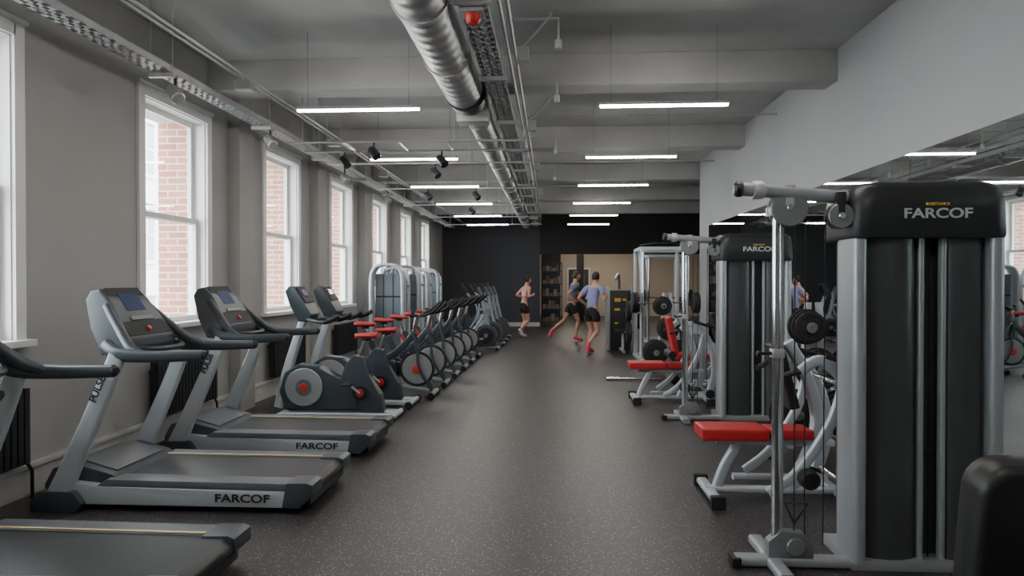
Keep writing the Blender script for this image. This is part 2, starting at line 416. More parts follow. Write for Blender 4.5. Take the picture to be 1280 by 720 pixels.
# radiators + sockets
for i,(a,b) in enumerate(ops):
    e=empty("radiator",(XL+0.06,0,0))
    L=[]; y=a+0.02
    while y<b-0.06: L.append(((0.0,y,0.27),(0.08,y+0.045,0.80))); y+=0.06
    L.append(((0.02,a,0.30),(0.06,b,0.36))); L.append(((0.02,a,0.70),(0.06,b,0.76)))
    L += [((-0.058,a+0.1,0.66),(0.02,a+0.16,0.70)),((-0.058,b-0.16,0.66),(0.02,b-0.1,0.70))]
    boxes("fins",L,M["plast"],e)
    tube("pipe",[(0.04,b-0.03,0.30),(0.04,b+0.04,0.2),(0.04,b+0.04,0.0)],0.012,M["plast"],e)
for y in (5.45,9.5):
    e=empty("power_socket",(XL+0.001,y,0.42)); box("plate",(0,-0.075,-0.045),(0.012,0.075,0.045),M["white"],e,bev=0.004)
    boxes("pins",[((0.011,-0.045,-0.01),(0.014,-0.03,0.012)),((0.011,0.03,-0.01),(0.014,0.045,0.012))],M["plast"],e)

# ------------------------------------------------------------------ treadmill
def treadmill(loc):
    e=empty("treadmill",loc)
    prism("deck_base",[(0.1,0.05),(1.86,0.05),(1.86,0.14),(0.1,0.14)],0.36,M["plast"],e)
    for s in (-1,1):
        yc=s*0.385
        prism("side_rail",[(0.10,0.045),(1.70,0.045),(1.74,0.155),(0.5,0.165),(0.16,0.20)],0.045,M["silver"],e,yc=yc,bev=0.012)
        prism("foot_rail",[(0.40,0.165),(1.84,0.158),(1.84,0.205),(0.48,0.215)],0.082,M["rail"],e,yc=s*0.345,bev=0.010)
        prism("rear_cap",[(1.69,0.05),(1.80,0.04),(1.90,0.13),(1.90,0.20),(1.86,0.215),(1.72,0.212)],0.10,M["slate"],e,yc=s*0.335,bev=0.014)
        if s==1: prism("accent_line",[(0.5,0.216),(1.72,0.2085),(1.72,0.2135),(0.5,0.221)],0.008,M["cream"],e,yc=s*0.285)
        sweep("upright",[(0.13,s*0.43,0.06),(0.24,s*0.43,0.30),(0.42,s*0.43,0.70),(0.56,s*0.42,1.05)],rrect(0.06,0.13,0.02),M["silver"],e,6,ref=(0,1,0),scl=[1.25,1.05,0.92,0.85])
        prism("foot_shoe",[(-0.02,0.0),(0.30,0.0),(0.34,0.06),(0.28,0.14),(0.04,0.14),(-0.02,0.08)],0.05,M["slate"],e,yc=s*0.43,bev=0.015)
        sweep("handrail",[(0.44,s*0.37,1.12),(0.56,s*0.41,1.06),(0.78,s*0.42,1.045),(1.00,s*0.41,1.05),(1.14,s*0.40,1.055)],rrect(0.060,0.080,0.027),M["slate"],e,6,ref=(0,1,0),scl=[1.1,1.2,1.0,0.92,0.88])
        disc("handrail_end",(1.145,s*0.40,1.055),0.030,0.03,M["plast"],e,axis=(1,0,0),n=16,bev=0.01)
        sweep("console_arm",[(0.36,s*0.24,1.38),(0.50,s*0.31,1.22),(0.62,s*0.38,1.10),(0.74,s*0.415,1.05)],rrect(0.06,0.06,0.024),M["slate"],e,6,ref=(0,1,0),scl=[0.8,1.0,1.1,0.9])
    prism("belt",[(0.46,0.150),(1.84,0.150),(1.885,0.175),(1.84,0.201),(0.46,0.207)],0.262,M["belt"],e,bev=0.006)
    tube("rear_roller",[(1.86,-0.25,0.15),(1.86,0.25,0.15)],0.035,M["plast"],e)
    prism("motor_hood",[(0.0,0.04),(0.50,0.04),(0.56,0.19),(0.46,0.235),(0.22,0.30),(0.06,0.27),(0.0,0.16)],0.37,M["slate"],e,bev=0.02)
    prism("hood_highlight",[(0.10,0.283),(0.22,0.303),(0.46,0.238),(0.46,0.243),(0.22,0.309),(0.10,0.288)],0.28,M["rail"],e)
    prism("console_pod",[(0.36,1.04,0.30),(0.26,1.22,0.27),(0.20,1.42,0.235),(0.23,1.49,0.22),(0.30,1.50,0.22),(0.38,1.42,0.235),(0.55,1.16,0.29),(0.56,1.08,0.30),(0.48,1.03,0.30)],0.3,M["slate"],e,bev=0.02,seg=3)
    prism("console_face",[(0.310,1.499,0.195),(0.314,1.504,0.195),(0.548,1.170,0.262),(0.542,1.162,0.262)],0.2,M["face"],e)
    prism("console_screen",[(0.352,1.456,0.105),(0.357,1.461,0.105),(0.436,1.343,0.11),(0.430,1.337,0.11)],0.1,M["screen"],e)
    prism("console_keypad",[(0.462,1.298,0.13),(0.467,1.302,0.13),(0.485,1.276,0.135),(0.480,1.271,0.135)],0.1,M["rail"],e)
    disc("stop_button",(0.525,0,1.212),0.022,0.02,M["redp"],e,axis=(0.83,0,0.56),n=16)
    tube("front_grip",[(0.56,-0.30,1.09),(0.68,-0.16,1.07),(0.68,0.16,1.07),(0.56,0.30,1.09)],0.02,M["plast"],e,smooth=5)
    text("side_lettering","FARCOF",0.075,(1.42,-0.4325,0.103),(math.pi/2,0,0),M["plast"],e,sx=1.35)
    text("upright_lettering","PULSE",0.07,(0.45,-0.466,0.83),(math.pi/2,-math.radians(66),0),M["plast"],e)
    boxes("leveling_feet",[((0.12,-0.34,0),(0.18,-0.28,0.06)),((0.12,0.28,0),(0.18,0.34,0.06)),((1.5,-0.34,0),(1.56,-0.28,0.06)),((1.5,0.28,0),(1.56,0.34,0.06))],M["rubber"],e)
    return e
T=treadmill((-3.56,3.24,0))
for y in (4.85,6.30): dup(T,(-3.48,y,0))

# ------------------------------------------------------------------ upright exercise bike (faces window wall)
def upbike(loc):
    e=empty("upright_exercise_bike",loc)
    for x in (0.06,1.36):
        tube("stabiliser",[(x,-0.28,0.045),(x,0.28,0.045)],0.032,M["silver"],e)
        for s in (-1,1): disc("stabiliser_end",(x,s*0.28,0.045),0.044,0.06,M["rubber"],e,n=16)
    sweep("base_rail",[(0.06,0,0.06),(0.7,0,0.09),(1.36,0,0.06)],rrect(0.08,0.05,0.015),M["silver"],e,5,ref=(0,1,0))
    for s in (-1,1): sweep("base_side_rail",[(0.06,s*0.14,0.05),(0.7,s*0.16,0.06),(1.36,s*0.14,0.05)],rrect(0.035,0.06,0.012),M["silver"],e,5,ref=(0,1,0))
    prism("front_shroud",[(0.12,0.10),(0.04,0.30),(0.10,0.52),(0.26,0.62),(0.50,0.60),(0.66,0.46),(0.86,0.42),(0.95,0.28),(0.92,0.10)],0.085,M["slate"],e,bev=0.03,seg=3)
    prism("rear_shroud",[(0.70,0.10),(0.74,0.46),(0.80,0.62),(0.88,0.72),(0.99,0.70),(1.04,0.50),(1.20,0.28),(1.24,0.08)],0.065,M["slate"],e,bev=0.02,seg=3)
    for s in (-1,1):
        disc("flywheel_cover",(0.33,s*0.092,0.36),0.215,0.02,M["fly"],e,n=40)
        disc("flywheel_ring",(0.33,s*0.101,0.36),0.095,0.012,M["rail"],e,n=32)
        disc("flywheel_hub",(0.33,s*0.106,0.36),0.045,0.014,M["redp"],e,n=24)
        disc("crank_cover",(0.97,s*0.078,0.30),0.085,0.03,M["rubber"],e,n=32)
        disc("crank_hub",(0.97,s*0.097,0.30),0.045,0.015,M["redp"],e,n=24)
        dx=0.12*s
        tube("crank_arm",[(0.97,s*0.11,0.30),(0.97+dx,s*0.12,0.30-0.10*s)],0.013,M["silver"],e)
        cbox("pedal",(0.97+dx,s*0.175,0.30-0.10*s),(0.10,0.09,0.025),M["rubber"],e,bev=0.006)
    sweep("console_mast",[(0.02,0,0.12),(0.10,0,0.50),(0.24,0,0.95),(0.33,0,1.20)],rrect(0.085,0.10,0.025),M["silver"],e,6,ref=(0,1,0),scl=[1.3,1.1,0.95,0.85])
    prism("console_pod",[(0.28,1.10,0.13),(0.20,1.28,0.17),(0.15,1.44,0.18),(0.19,1.50,0.17),(0.25,1.49,0.17),(0.36,1.32,0.18),(0.44,1.18,0.15),(0.40,1.10,0.13)],0.2,M["slate"],e,bev=0.018,seg=3)
    prism("console_face",[(0.258,1.487,0.13),(0.263,1.492,0.13),(0.375,1.318,0.14),(0.368,1.312,0.14)],0.1,M["face"],e)
    prism("console_display",[(0.287,1.455,0.07),(0.293,1.460,0.07),(0.337,1.390,0.075),(0.331,1.384,0.075)],0.1,M["screen"],e)
    for s in (-1,1):
        tube("handlebar",[(0.34,s*0.06,1.13),(0.46,s*0.20,1.12),(0.62,s*0.25,1.10),(0.76,s*0.23,1.16)],0.021,M["slate"],e,smooth=6)
        tube("hand_grip",[(0.62,s*0.25,1.10),(0.70,s*0.245,1.125),(0.78,s*0.225,1.17)],0.026,M["rubber"],e,smooth=4)
    tube("seat_post",[(0.92,0,0.62),(1.01,0,0.90)],0.026,M["chrome"],e)
    saddle(e,1.03,0.90,-1)
    return e
def saddle(e,x,z,d):
    """red-topped saddle, nose toward direction d along x"""
    bm=bmesh.new(); N=14; ring=[]
    for k in range(N+1):
        t=k/N; w=0.115*(1-t)**0.55+0.028 if t<0.98 else 0.018
        w*= (0.75+0.25*min(1,t*8))
        px=x-d*0.13+d*0.27*t
        r=[(px,w*math.cos(a),z+0.045+0.035*math.sin(a)*(1-0.25*t) - (0.01*t)) for a in [math.pi*j/8 for j in range(9)]]+[(px,-w*0.7,z+0.012),(px,w*0.7,z+0.012)]
        ring.append([bm.verts.new(p) for p in r])
    for i in range(N):
        for j in range(11): bm.faces.new((ring[i][j],ring[i][(j+1)%11],ring[i+1][(j+1)%11],ring[i+1][j]))
    bm.faces.new(ring[0]); bm.faces.new(ring[-1][::-1])
    finish("saddle",bm,M["red"],e,60)
    cbox("saddle_clamp",(x,0,z),(0.10,0.05,0.04),M["plast"],e,bev=0.008)
U=upbike((-3.12,7.62,0)); dup(U,(-3.10,8.46,0))

# ------------------------------------------------------------------ indoor cycles (face the aisle)
def spin(loc):
    e=empty("indoor_cycle",loc)
    for x,w in ((0.56,0.26),(-0.56,0.27)):
        tube("stabiliser",[(x,-w,0.05),(x,w,0.05)],0.032,M["silverB"],e)
        for s in (-1,1): disc("stabiliser_end",(x,s*w,0.045),0.044,0.05,M["rubber"],e,n=16)
    sweep("bottom_rail",[(-0.56,0,0.07),(-0.15,0,0.13),(0.2,0,0.12),(0.56,0,0.07)],rrect(0.07,0.05,0.015),M["silverB"],e,5,ref=(0,1,0))
    sweep("seat_tube",[(-0.12,0,0.14),(-0.18,0,0.40),(-0.30,0,0.74)],rrect(0.06,0.09,0.02),M["slate"],e,5,ref=(0,1,0))
    sweep("down_tube",[(-0.20,0,0.45),(0.08,0,0.62),(0.30,0,0.86)],rrect(0.06,0.09,0.02),M["slate"],e,5,ref=(0,1,0))
    for s in (-1,1):
        sweep("fork",[(0.28,s*0.045,0.88),(0.34,s*0.055,0.62),(0.37,s*0.06,0.38),(0.54,s*0.05,0.08)],rrect(0.022,0.040,0.009),M["slate"],e,6,ref=(0,1,0))
        disc("flywheel_face",(0.33,s*0.017,0.37),0.205,0.01,M["fly"],e,n=40)
        disc("flywheel_hub",(0.33,s*0.045,0.37),0.055,0.05,M["redp"],e,n=24)
        disc("chain_guard",(-0.06,s*0.055,0.36),0.12,0.03,M["plast"],e,n=32)
        disc("chain_guard_badge",(-0.06,s*0.073,0.36),0.04,0.01,M["redp"],e,n=24)
        tube("crank_arm",[(-0.06,s*0.085,0.36),(-0.06+0.13*s,s*0.095,0.36-0.10*s)],0.012,M["chrome"],e)
        cbox("pedal",(-0.06+0.13*s,s*0.15,0.36-0.10*s),(0.10,0.09,0.025),M["rubber"],e,bev=0.006)
        tube("aero_bar",[(0.36,s*0.05,1.09),(0.44,s*0.17,1.10),(0.58,s*0.21,1.15),(0.70,s*0.19,1.27)],0.020,M["rubber"],e,smooth=6)
        tube("inner_bar",[(0.38,s*0.03,1.10),(0.54,s*0.06,1.18),(0.66,s*0.07,1.28)],0.018,M["rubber"],e,smooth=5)
    lathe("flywheel_rim",[(0.20,-0.018),(0.235,-0.018),(0.24,-0.012),(0.24,0.012),(0.235,0.018),(0.20,0.018)],(0.33,0,0.37),(0,1,0),M["plast"],e,48)
    prism("chain_case",[(-0.16,0.28),(-0.14,0.44),(0.05,0.46),(0.34,0.42),(0.38,0.34),(0.05,0.27)],0.028,M["plast"],e,yc=0.06,bev=0.012)
    sweep("seat_post",[(-0.28,0,0.66),(-0.37,0,0.93)],rrect(0.035,0.05,0.01),M["chrome"],e,1,ref=(0,1,0))
    sweep("bar_post",[(0.27,0,0.80),(0.33,0,1.07)],rrect(0.035,0.055,0.01),M["chrome"],e,1,ref=(0,1,0))
    cbox("bar_clamp",(0.36,0,1.09),(0.16,0.13,0.04),M["plast"],e,bev=0.012)
    disc("bottle_cage",(0.27,0.0,1.13),0.03,0.06,M["plast"],e,axis=(0,0,1),n=16)
    tube("tension_knob",[(0.16,0,0.74),(0.10,0,0.84)],0.02,M["redp"],e)
    saddle(e,-0.38,0.93,1)
    return e
SP=spin((-2.15,9.14,0))
for i in range(1,6): dup(SP,(-2.15+0.02*i,9.14+0.95*i,0))

# ------------------------------------------------------------------ cross trainers
def xtrainer(loc,sc):
    e=empty("elliptical_trainer",loc,0,sc)
    for x,w in ((0.85,0.28),(-0.85,0.28)):
        tube("stabiliser",[(x,-w,0.05),(x,w,0.05)],0.035,M["silverB"],e)
        for s in (-1,1): disc("stabiliser_end",(x,s*w,0.045),0.044,0.05,M["rubber"],e,n=16)
    sweep("base_rail",[(-0.85,0,0.07),(0,0,0.10),(0.85,0,0.07)],rrect(0.09,0.06,0.015),M["silverB"],e,4,ref=(0,1,0))
    prism("drive_shroud",[(0.30,0.10),(0.24,0.36),(0.38,0.58),(0.58,0.64),(0.78,0.54),(0.86,0.34),(0.80,0.10)],0.09,M["slate"],e,bev=0.03,seg=3)
    for s in (-1,1):
        disc("drive_disc",(0.56,s*0.1,0.36),0.20,0.02,M["plast"],e,n=36)
        disc("drive_hub",(0.56,s*0.115,0.36),0.05,0.02,M["disc"],e,n=24)
        sweep("pedal_arm",[(0.50,s*0.15,0.36+s*0.08),(0.0,s*0.17,0.30+s*0.05),(-0.7,s*0.17,0.20)],rrect(0.04,0.05,0.012),M["silverB"],e,5,ref=(0,1,0))
        cbox("foot_plate",(-0.25,s*0.17,0.36+s*0.02),(0.38,0.15,0.03),M["rubber"],e,bev=0.01)
        sweep("swing_arm",[(-0.02,s*0.25,0.34+s*0.05),(0.30,s*0.26,0.72),(0.36,s*0.27,1.05),(0.22+0.1*s,s*0.27,1.40),(0.10+0.12*s,s*0.25,1.62)],circ(0.022),M["silverB"],e,6)
        tube("swing_grip",[(0.22+0.1*s,s*0.27,1.40),(0.10+0.12*s,s*0.25,1.63)],0.028,M["rubber"],e)
        tube("fixed_handle",[(0.42,s*0.06,1.15),(0.30,s*0.15,1.20),(0.20,s*0.13,1.30)],0.018,M["rubber"],e,smooth=5)
    sweep("mast",[(0.62,0,0.55),(0.52,0,0.95),(0.44,0,1.32)],rrect(0.08,0.08,0.02),M["silverB"],e,5,ref=(0,1,0))
    tube("arm_axle",[(0.36,-0.28,1.0),(0.36,0.28,1.0)],0.02,M["silverB"],e)
    cbox("axle_bracket",(0.44,0,1.0),(0.18,0.08,0.07),M["silverB"],e,bev=0.01)
    cbox("console",(0.40,0,1.42),(0.06,0.34,0.26),M["slate"],e,bev=0.02,rot=(0,-0.4,0))
    cbox("console_screen",(0.368,0,1.435),(0.01,0.20,0.13),M["screen"],e,rot=(0,-0.4,0))
    return e
X=xtrainer((-2.00,15.4,0),0.92)
for y in (16.5,17.6,18.7): dup(X,(-1.95,y,0),0,0.92)
dup(U,(-1.75,20.6,0),math.pi,1.0)

# ------------------------------------------------------------------ arched cable stations on the window side
def arch(loc):
    e=empty("arched_cable_station",loc)
    w,h=0.30,1.86
    pts=[(-w,0,0.0),(-w,0,0.8),(-w,0,1.55),(-w+0.05,0,1.77),(-w+0.17,0,h),(w-0.17,0,h),(w-0.05,0,1.77),(w,0,1.55),(w,0,0.8),(w,0,0.0)]
    sweep("front_arch",pts,rrect(0.26,0.06,0.02),M["silver"],e,5,ref=(0,1,0))
    sweep("rear_arch",[(p[0]*0.9,0.62,p[2]*0.97) for p in pts],rrect(0.10,0.05,0.02),M["silver"],e,5,ref=(0,1,0))
    box("tinted_panel",(-w+0.05,0.04,0.06),(w-0.05,0.07,1.70),M["stack"],e,bev=0.01)
    boxes("panel_seams",[((-0.10,0.034,0.06),(-0.085,0.045,1.68)),((0.085,0.034,0.06),(0.10,0.045,1.68)),((-0.24,0.034,1.25),(0.24,0.045,1.28))],M["plast"],e)
    boxes("weight_plates",[((-0.16,0.16,0.08+0.045*k),(0.16,0.28,0.08+0.045*k+0.04)) for k in range(18)],M["plast"],e)
    tubes("guide_rods",[[(-0.11,0.22,0.05),(-0.11,0.22,1.8)],[(0.11,0.22,0.05),(0.11,0.22,1.8)]],0.012,M["chrome"],e)
    tubes("side_braces",[[(s*w,0.1,z),(s*w*0.9,0.6,z*0.98)] for s in (-1,1) for z in (0.05,1.5)],0.03,M["silverB"],e)
    box("base_plate",(-w,-0.16,0.0),(w,0.62,0.05),M["silverB"],e,bev=0.01)
    return e
A=arch((-3.10,12.75,0))
for y,x in ((14.5,-3.15),(16.2,-3.28),(17.9,-3.30)): dup(A,(x,y,0))

# ------------------------------------------------------------------ cable weight tower
def tower(loc):
    e=empty("cable_weight_machine",loc)
    W=0.78
    for x in (0.04,W-0.035):
        sweep("side_column",[(x,0.10,0.04),(x,0.10,1.82)],rrect(0.075,0.24,0.035,4),M["silverD"],e,1,ref=(1,0,0))
    def shroud(n,x0,x1,y,bul,z0,z1):
        bm=bmesh.new(); K=12
        sec=[(x0+(x1-x0)*k/K, y-bul*math.sin(math.pi*k/K)**0.6) for k in range(K+1)]+[(x1,0.40),(x0,0.40)]
        A_=[bm.verts.new((p[0],p[1],z0)) for p in sec]; B_=[bm.verts.new((p[0],p[1],z1)) for p in sec]
        bm.faces.new(A_[::-1]); bm.faces.new(B_)
        for k in range(len(sec)): bm.faces.new((A_[k],A_[(k+1)%len(sec)],B_[(k+1)%len(sec)],B_[k]))
        return finish(n,bm,M["smoke"],e,40)
    shroud("shroud_left",0.08,0.355,0.06,0.05,0.06,1.82)
    shroud("shroud_right",0.50,0.70,0.06,0.05,0.06,1.82)
    box("stack_recess",(0.35,0.12,0.06),(0.505,0.38,1.82),M["smoke"],e)
    for x in (0.375,0.49): sweep("guide_channel",[(x,0.055,0.06),(x,0.055,1.82)],rrect(0.026,0.05,0.008),M["silverD"],e,1,ref=(1,0,0))
    tube("selector_cable",[(0.432,0.07,0.06),(0.432,0.07,1.82)],0.004,M["rubber"],e)
    cbox("stack_pin",(0.432,0.09,0.62),(0.05,0.04,0.03),M["plast"],e,bev=0.006)
    bm=bmesh.new(); rings=[]
    for z,sx,sy,r in [(1.78,0.80,0.44,0.08),(1.80,0.815,0.46,0.09),(1.96,0.81,0.46,0.10),(2.04,0.79,0.44,0.11),(2.075,0.72,0.38,0.12),(2.085,0.60,0.28,0.10)]:
        rings.append([bm.verts.new((W/2+x,0.18+y,z)) for x,y in rrect(sx,sy,r,6)])
    k=len(rings[0])
    for i in range(len(rings)-1):
        for j in range(k): bm.faces.new((rings[i][j],rings[i][(j+1)%k],rings[i+1][(j+1)%k],rings[i+1][j]))
    bm.faces.new(rings[0][::-1]); bm.faces.new(rings[-1]); finish("top_cap",bm,M["plast"],e,50)
    text("cap_lettering","FARCOF",0.072,(W/2+0.02,-0.053,1.905),(math.pi/2,0,0),M["logo"],e,sx=1.3)
    text("cap_small_lettering","RESISTANCE",0.020,(W/2+0.02,-0.052,1.955),(math.pi/2,0,0),M["yellow"],e,sx=1.1)
    box("base",(0.0,0.0,0.0),(W,0.40,0.06),M["silverD"],e,bev=0.015)
    px=-0.38
    tube("chrome_post",[(px,0.05,0.05),(px,0.05,1.92)],0.024,M["chrome"],e,n=20)
    tube("guide_post",[(px+0.045,0.10,0.05),(px+0.045,0.10,1.9)],0.010,M["silverD"],e,n=10)
    sweep("top_arm",[(-0.60,-0.02,2.045),(-0.3,0.02,2.025),(0.05,0.08,2.0)],circ(0.036,16),M["silverD"],e,4)
    disc("arm_end_cap",(-0.605,-0.02,2.045),0.043,0.05,M["plast"],e,axis=(1,-0.1,0),n=20,bev=0.012)
    lathe("arm_collar",[(0.045,-0.03),(0.05,-0.02),(0.05,0.02),(0.045,0.03)],(-0.50,-0.005,2.04),(1,0.1,0),M["galv"],e,20)
    for x,z,r in ((-0.33,1.945,0.10),(-0.06,1.90,0.068)):
        disc("pulley_plate",(x,0.0,z),r,0.014,M["disc"],e,n=36)
        disc("pulley_plate_back",(x,0.06,z),r,0.014,M["disc"],e,n=36)
        disc("pulley_wheel",(x,0.03,z),r-0.012,0.03,M["rubber"],e,n=36)
        disc("pulley_bolt",(x,-0.012,z),0.018,0.02,M["chrome"],e,n=12,bev=0.003)
    cbox("pulley_hanger",(-0.33,0.03,2.01),(0.06,0.075,0.12),M["galv"],e,bev=0.01)
    cbox("pulley_hanger_rear",(-0.06,0.03,1.97),(0.05,0.075,0.12),M["plast"],e,bev=0.01)
    cbox("post_cap",(px+0.01,0.06,1.93),(0.11,0.10,0.05),M["galv"],e,bev=0.012)
    tubes("cables",[[(-0.235,0.03,1.93),(-0.235,0.03,0.15)],[(-0.13,0.03,1.9),(-0.13,0.05,0.12)],[(px+0.09,0.03,1.85),(px+0.09,0.03,0.2)]],0.0035,M["rubber"],e,n=6)
    cbox("carriage",(px+0.005,0.055,1.16),(0.065,0.07,0.05),M["galv"],e,bev=0.01)
    tube("carriage_pin",[(px-0.09,0.03,1.16),(px-0.02,0.05,1.16)],0.009,M["plast"],e); disc("pin_knob",(px-0.10,0.03,1.16),0.016,0.025,M["plast"],e,axis=(1,0,0),n=14)
    prism("foot_bracket",[(px-0.05,0.05),(px+0.19,0.05),(px+0.19,0.10),(px+0.14,0.19),(px+0.02,0.20),(px-0.05,0.14)],0.035,M["disc"],e,yc=0.05,bev=0.01)
    disc("low_pulley",(px+0.09,0.0,0.12),0.05,0.02,M["disc"],e,n=28)
    sweep("foot_rail",[(px-0.22,0.05,0.03),(0.05,0.05,0.03)],rrect(0.09,0.05,0.015),M["silverD"],e,1,ref=(0,1,0))
    sweep("cross_foot",[(px-0.02,-0.20,0.03),(px-0.02,0.36,0.03)],rrect(0.08,0.05,0.015),M["silverD"],e,1,ref=(1,0,0))
    cbox("rubber_foot",(px-0.22,0.05,0.027),(0.05,0.11,0.054),M["rubber"],e,bev=0.01)
    tubes("stirrup_handle",[[(px+0.09,0.03,0.24),(px+0.03,0.0,0.36),(px+0.15,0.0,0.36),(px+0.09,0.03,0.24)]],0.008,M["plast"],e)
    return e
TW=tower((1.60,3.74,0)); dup(TW,(1.86,7.70,0))

# ------------------------------------------------------------------ seated press machine with red pads
def pad(name,c,s,m,e,rot=None,r=0.03):
    return cbox(name,c,s,m,e,bev=r,rot=rot,seg=4)
def press(loc,name="seated_press_machine",back=True):
    e=empty(name,loc)
    T_=rrect(0.075,0.045,0.015); SV=M["silver"]
    sweep("floor_rail",[(0.02,0,0.06),(0.95,0,0.06)],T_,SV,e,1,ref=(0,1,0))
    sweep("floor_rail_rear",[(0.30,0.32,0.06),(1.0,0.32,0.06)],T_,SV,e,1,ref=(0,1,0))
    sweep("front_foot",[(0.05,-0.26,0.05),(0.05,0.26,0.05)],T_,SV,e,1,ref=(1,0,0))
    sweep("rear_foot",[(0.95,-0.30,0.05),(0.95,0.45,0.05)],T_,SV,e,1,ref=(1,0,0))
    for x,y in ((0.05,-0.27),(0.05,0.27),(0.95,-0.31),(0.95,0.45)): cbox("rubber_foot",(x,y,0.045),(0.10,0.06,0.09),M["rubber"],e,bev=0.015)
    sweep("seat_support",[(0.10,0,0.06),(0.16,0,0.22),(0.26,0,0.40)],rrect(0.06,0.07,0.018),SV,e,5,ref=(0,1,0))
    sweep("seat_beam",[(0.10,0,0.41),(0.92,0,0.40)],rrect(0.06,0.05,0.015),SV,e,1,ref=(0,1,0))
    pad("seat_pad",(0.20,0,0.475),(0.46,0.30,0.085),M["red"],e)
    pad("rear_pad",(0.60,0,0.475),(0.30,0.24,0.070),M["red"],e)
    sweep("rear_upright",[(0.62,0,0.06),(0.80,0,0.50),(0.74,0,0.86),(0.60,0,1.12)],rrect(0.07,0.08,0.02),SV,e,6,ref=(0,1,0))
    if back: pad("back_pad",(0.56,0,0.88),(0.07,0.26,0.46),M["leather"],e,rot=(0,-0.25,0))
    for s in (-1,1):
        sweep("press_arm",[(0.92,s*0.30,0.14),(1.00,s*0.32,0.45),(0.92,s*0.33,0.80),(0.72,s*0.33,1.02),(0.58,s*0.31,0.95)],rrect(0.05,0.085,0.018),SV,e,7,ref=(0,1,0),scl=[1.1,1.1,1.0,0.9,0.8])
        sweep("lower_link",[(0.38,s*0.28,0.12),(0.58,s*0.30,0.28),(0.78,s*0.31,0.60),(0.86,s*0.32,0.88)],rrect(0.045,0.065,0.015),SV,e,6,ref=(0,1,0))
        tube("press_grip",[(0.58,s*0.31,0.95),(0.46,s*0.24,0.90)],0.020,M["rubber"],e)
        tube("vertical_grip",[(0.72,s*0.38,1.06),(0.84,s*0.40,1.02),(0.98,s*0.38,0.98)],0.018,M["rubber"],e,smooth=4)
        disc("pivot_boss",(0.93,s*0.35,0.16),0.055,0.05,M["plast"],e,n=24)
        disc("weight_disc",(0.62,s*0.36,0.24),0.065,0.10,M["rubber"],e,n=24,bev=0.015)
        disc("arm_joint",(0.86,s*0.35,0.86),0.045,0.05,M["galv"],e,n=24)
    tube("arm_axle",[(0.93,-0.36,0.16),(0.93,0.36,0.16)],0.018,M["chrome"],e)
    tube("joint_axle",[(0.86,-0.36,0.86),(0.86,0.36,0.86)],0.018,M["chrome"],e)
    if not back: tube("knee_roller",[(0.50,-0.20,0.62),(0.50,0.20,0.62)],0.05,M["leather"],e,n=18)
    return e
P=press((1.08,4.98,0))
P2=press((1.02,8.9,0),"seated_row_machine",False)
pad("red_back_pad",(0.52,0,0.86),(0.07,0.26,0.48),M["red"],P2,rot=(0,-0.2,0))
dup(P,(1.80,10.0,0))
b=empty("loading_barbell",(0.85,10.75,0.0))
tube("bar",[(0,0,0.03),(0.85,0,0.03)],0.022,M["chrome"],b)
tube("sleeve",[(0,0,0.03),(0.2,0,0.03)],0.028,M["chrome"],b)

# ------------------------------------------------------------------ weight plate tree
def tree(loc):
    e=empty("weight_plate_tree",loc)
    for s in (-1,1):
        sweep("frame_leg",[(s*0.30,0.0,0.03),(s*0.12,0,0.55),(s*0.05,0,1.35)],rrect(0.06,0.06,0.015),M["silver"],e,5,ref=(0,1,0))
        sweep("floor_bar",[(s*0.30,-0.30,0.03),(s*0.30,0.30,0.03)],rrect(0.06,0.06,0.015),M["silver"],e,1,ref=(1,0,0))
    for x,z,r in ((-0.22,0.30,0.225),(0.24,0.30,0.225),(0.0,0.72,0.20),(-0.1,1.12,0.17),(0.26,0.78,0.13)):
        tube("peg",[(x,-0.30,z),(x,0.05,z)],0.024,M["chrome"],e)
        for k in range(3):
            y=-0.08-0.065*k; rr=r-0.012*k
            lathe("weight_plate",[(0.027,-0.022),(0.06,-0.024),(0.07,-0.012),(rr-0.04,-0.012),(rr-0.03,-0.024),(rr,-0.02),(rr,0.02),(rr-0.03,0.024),(0.027,0.024)],(x,y,z),(0,1,0),M["rubber"],e,36)
        disc("plate_ring",(x,-0.245,z),0.05,0.008,M["disc"],e,n=24,bev=0.002)
    tube("cross_bar",[(-0.26,0,0.30),(0.30,0,0.30)],0.03,M["silver"],e)
    tube("cross_bar_upper",[(-0.15,0,0.76),(0.30,0,0.78)],0.028,M["silver"],e)
    tube("cross_bar_top",[(-0.12,0,1.12),(0.08,0,1.12)],0.028,M["silver"],e)
    return e
TR=tree((2.05,12.3,0)); dup(TR,(2.52,6.75,0))

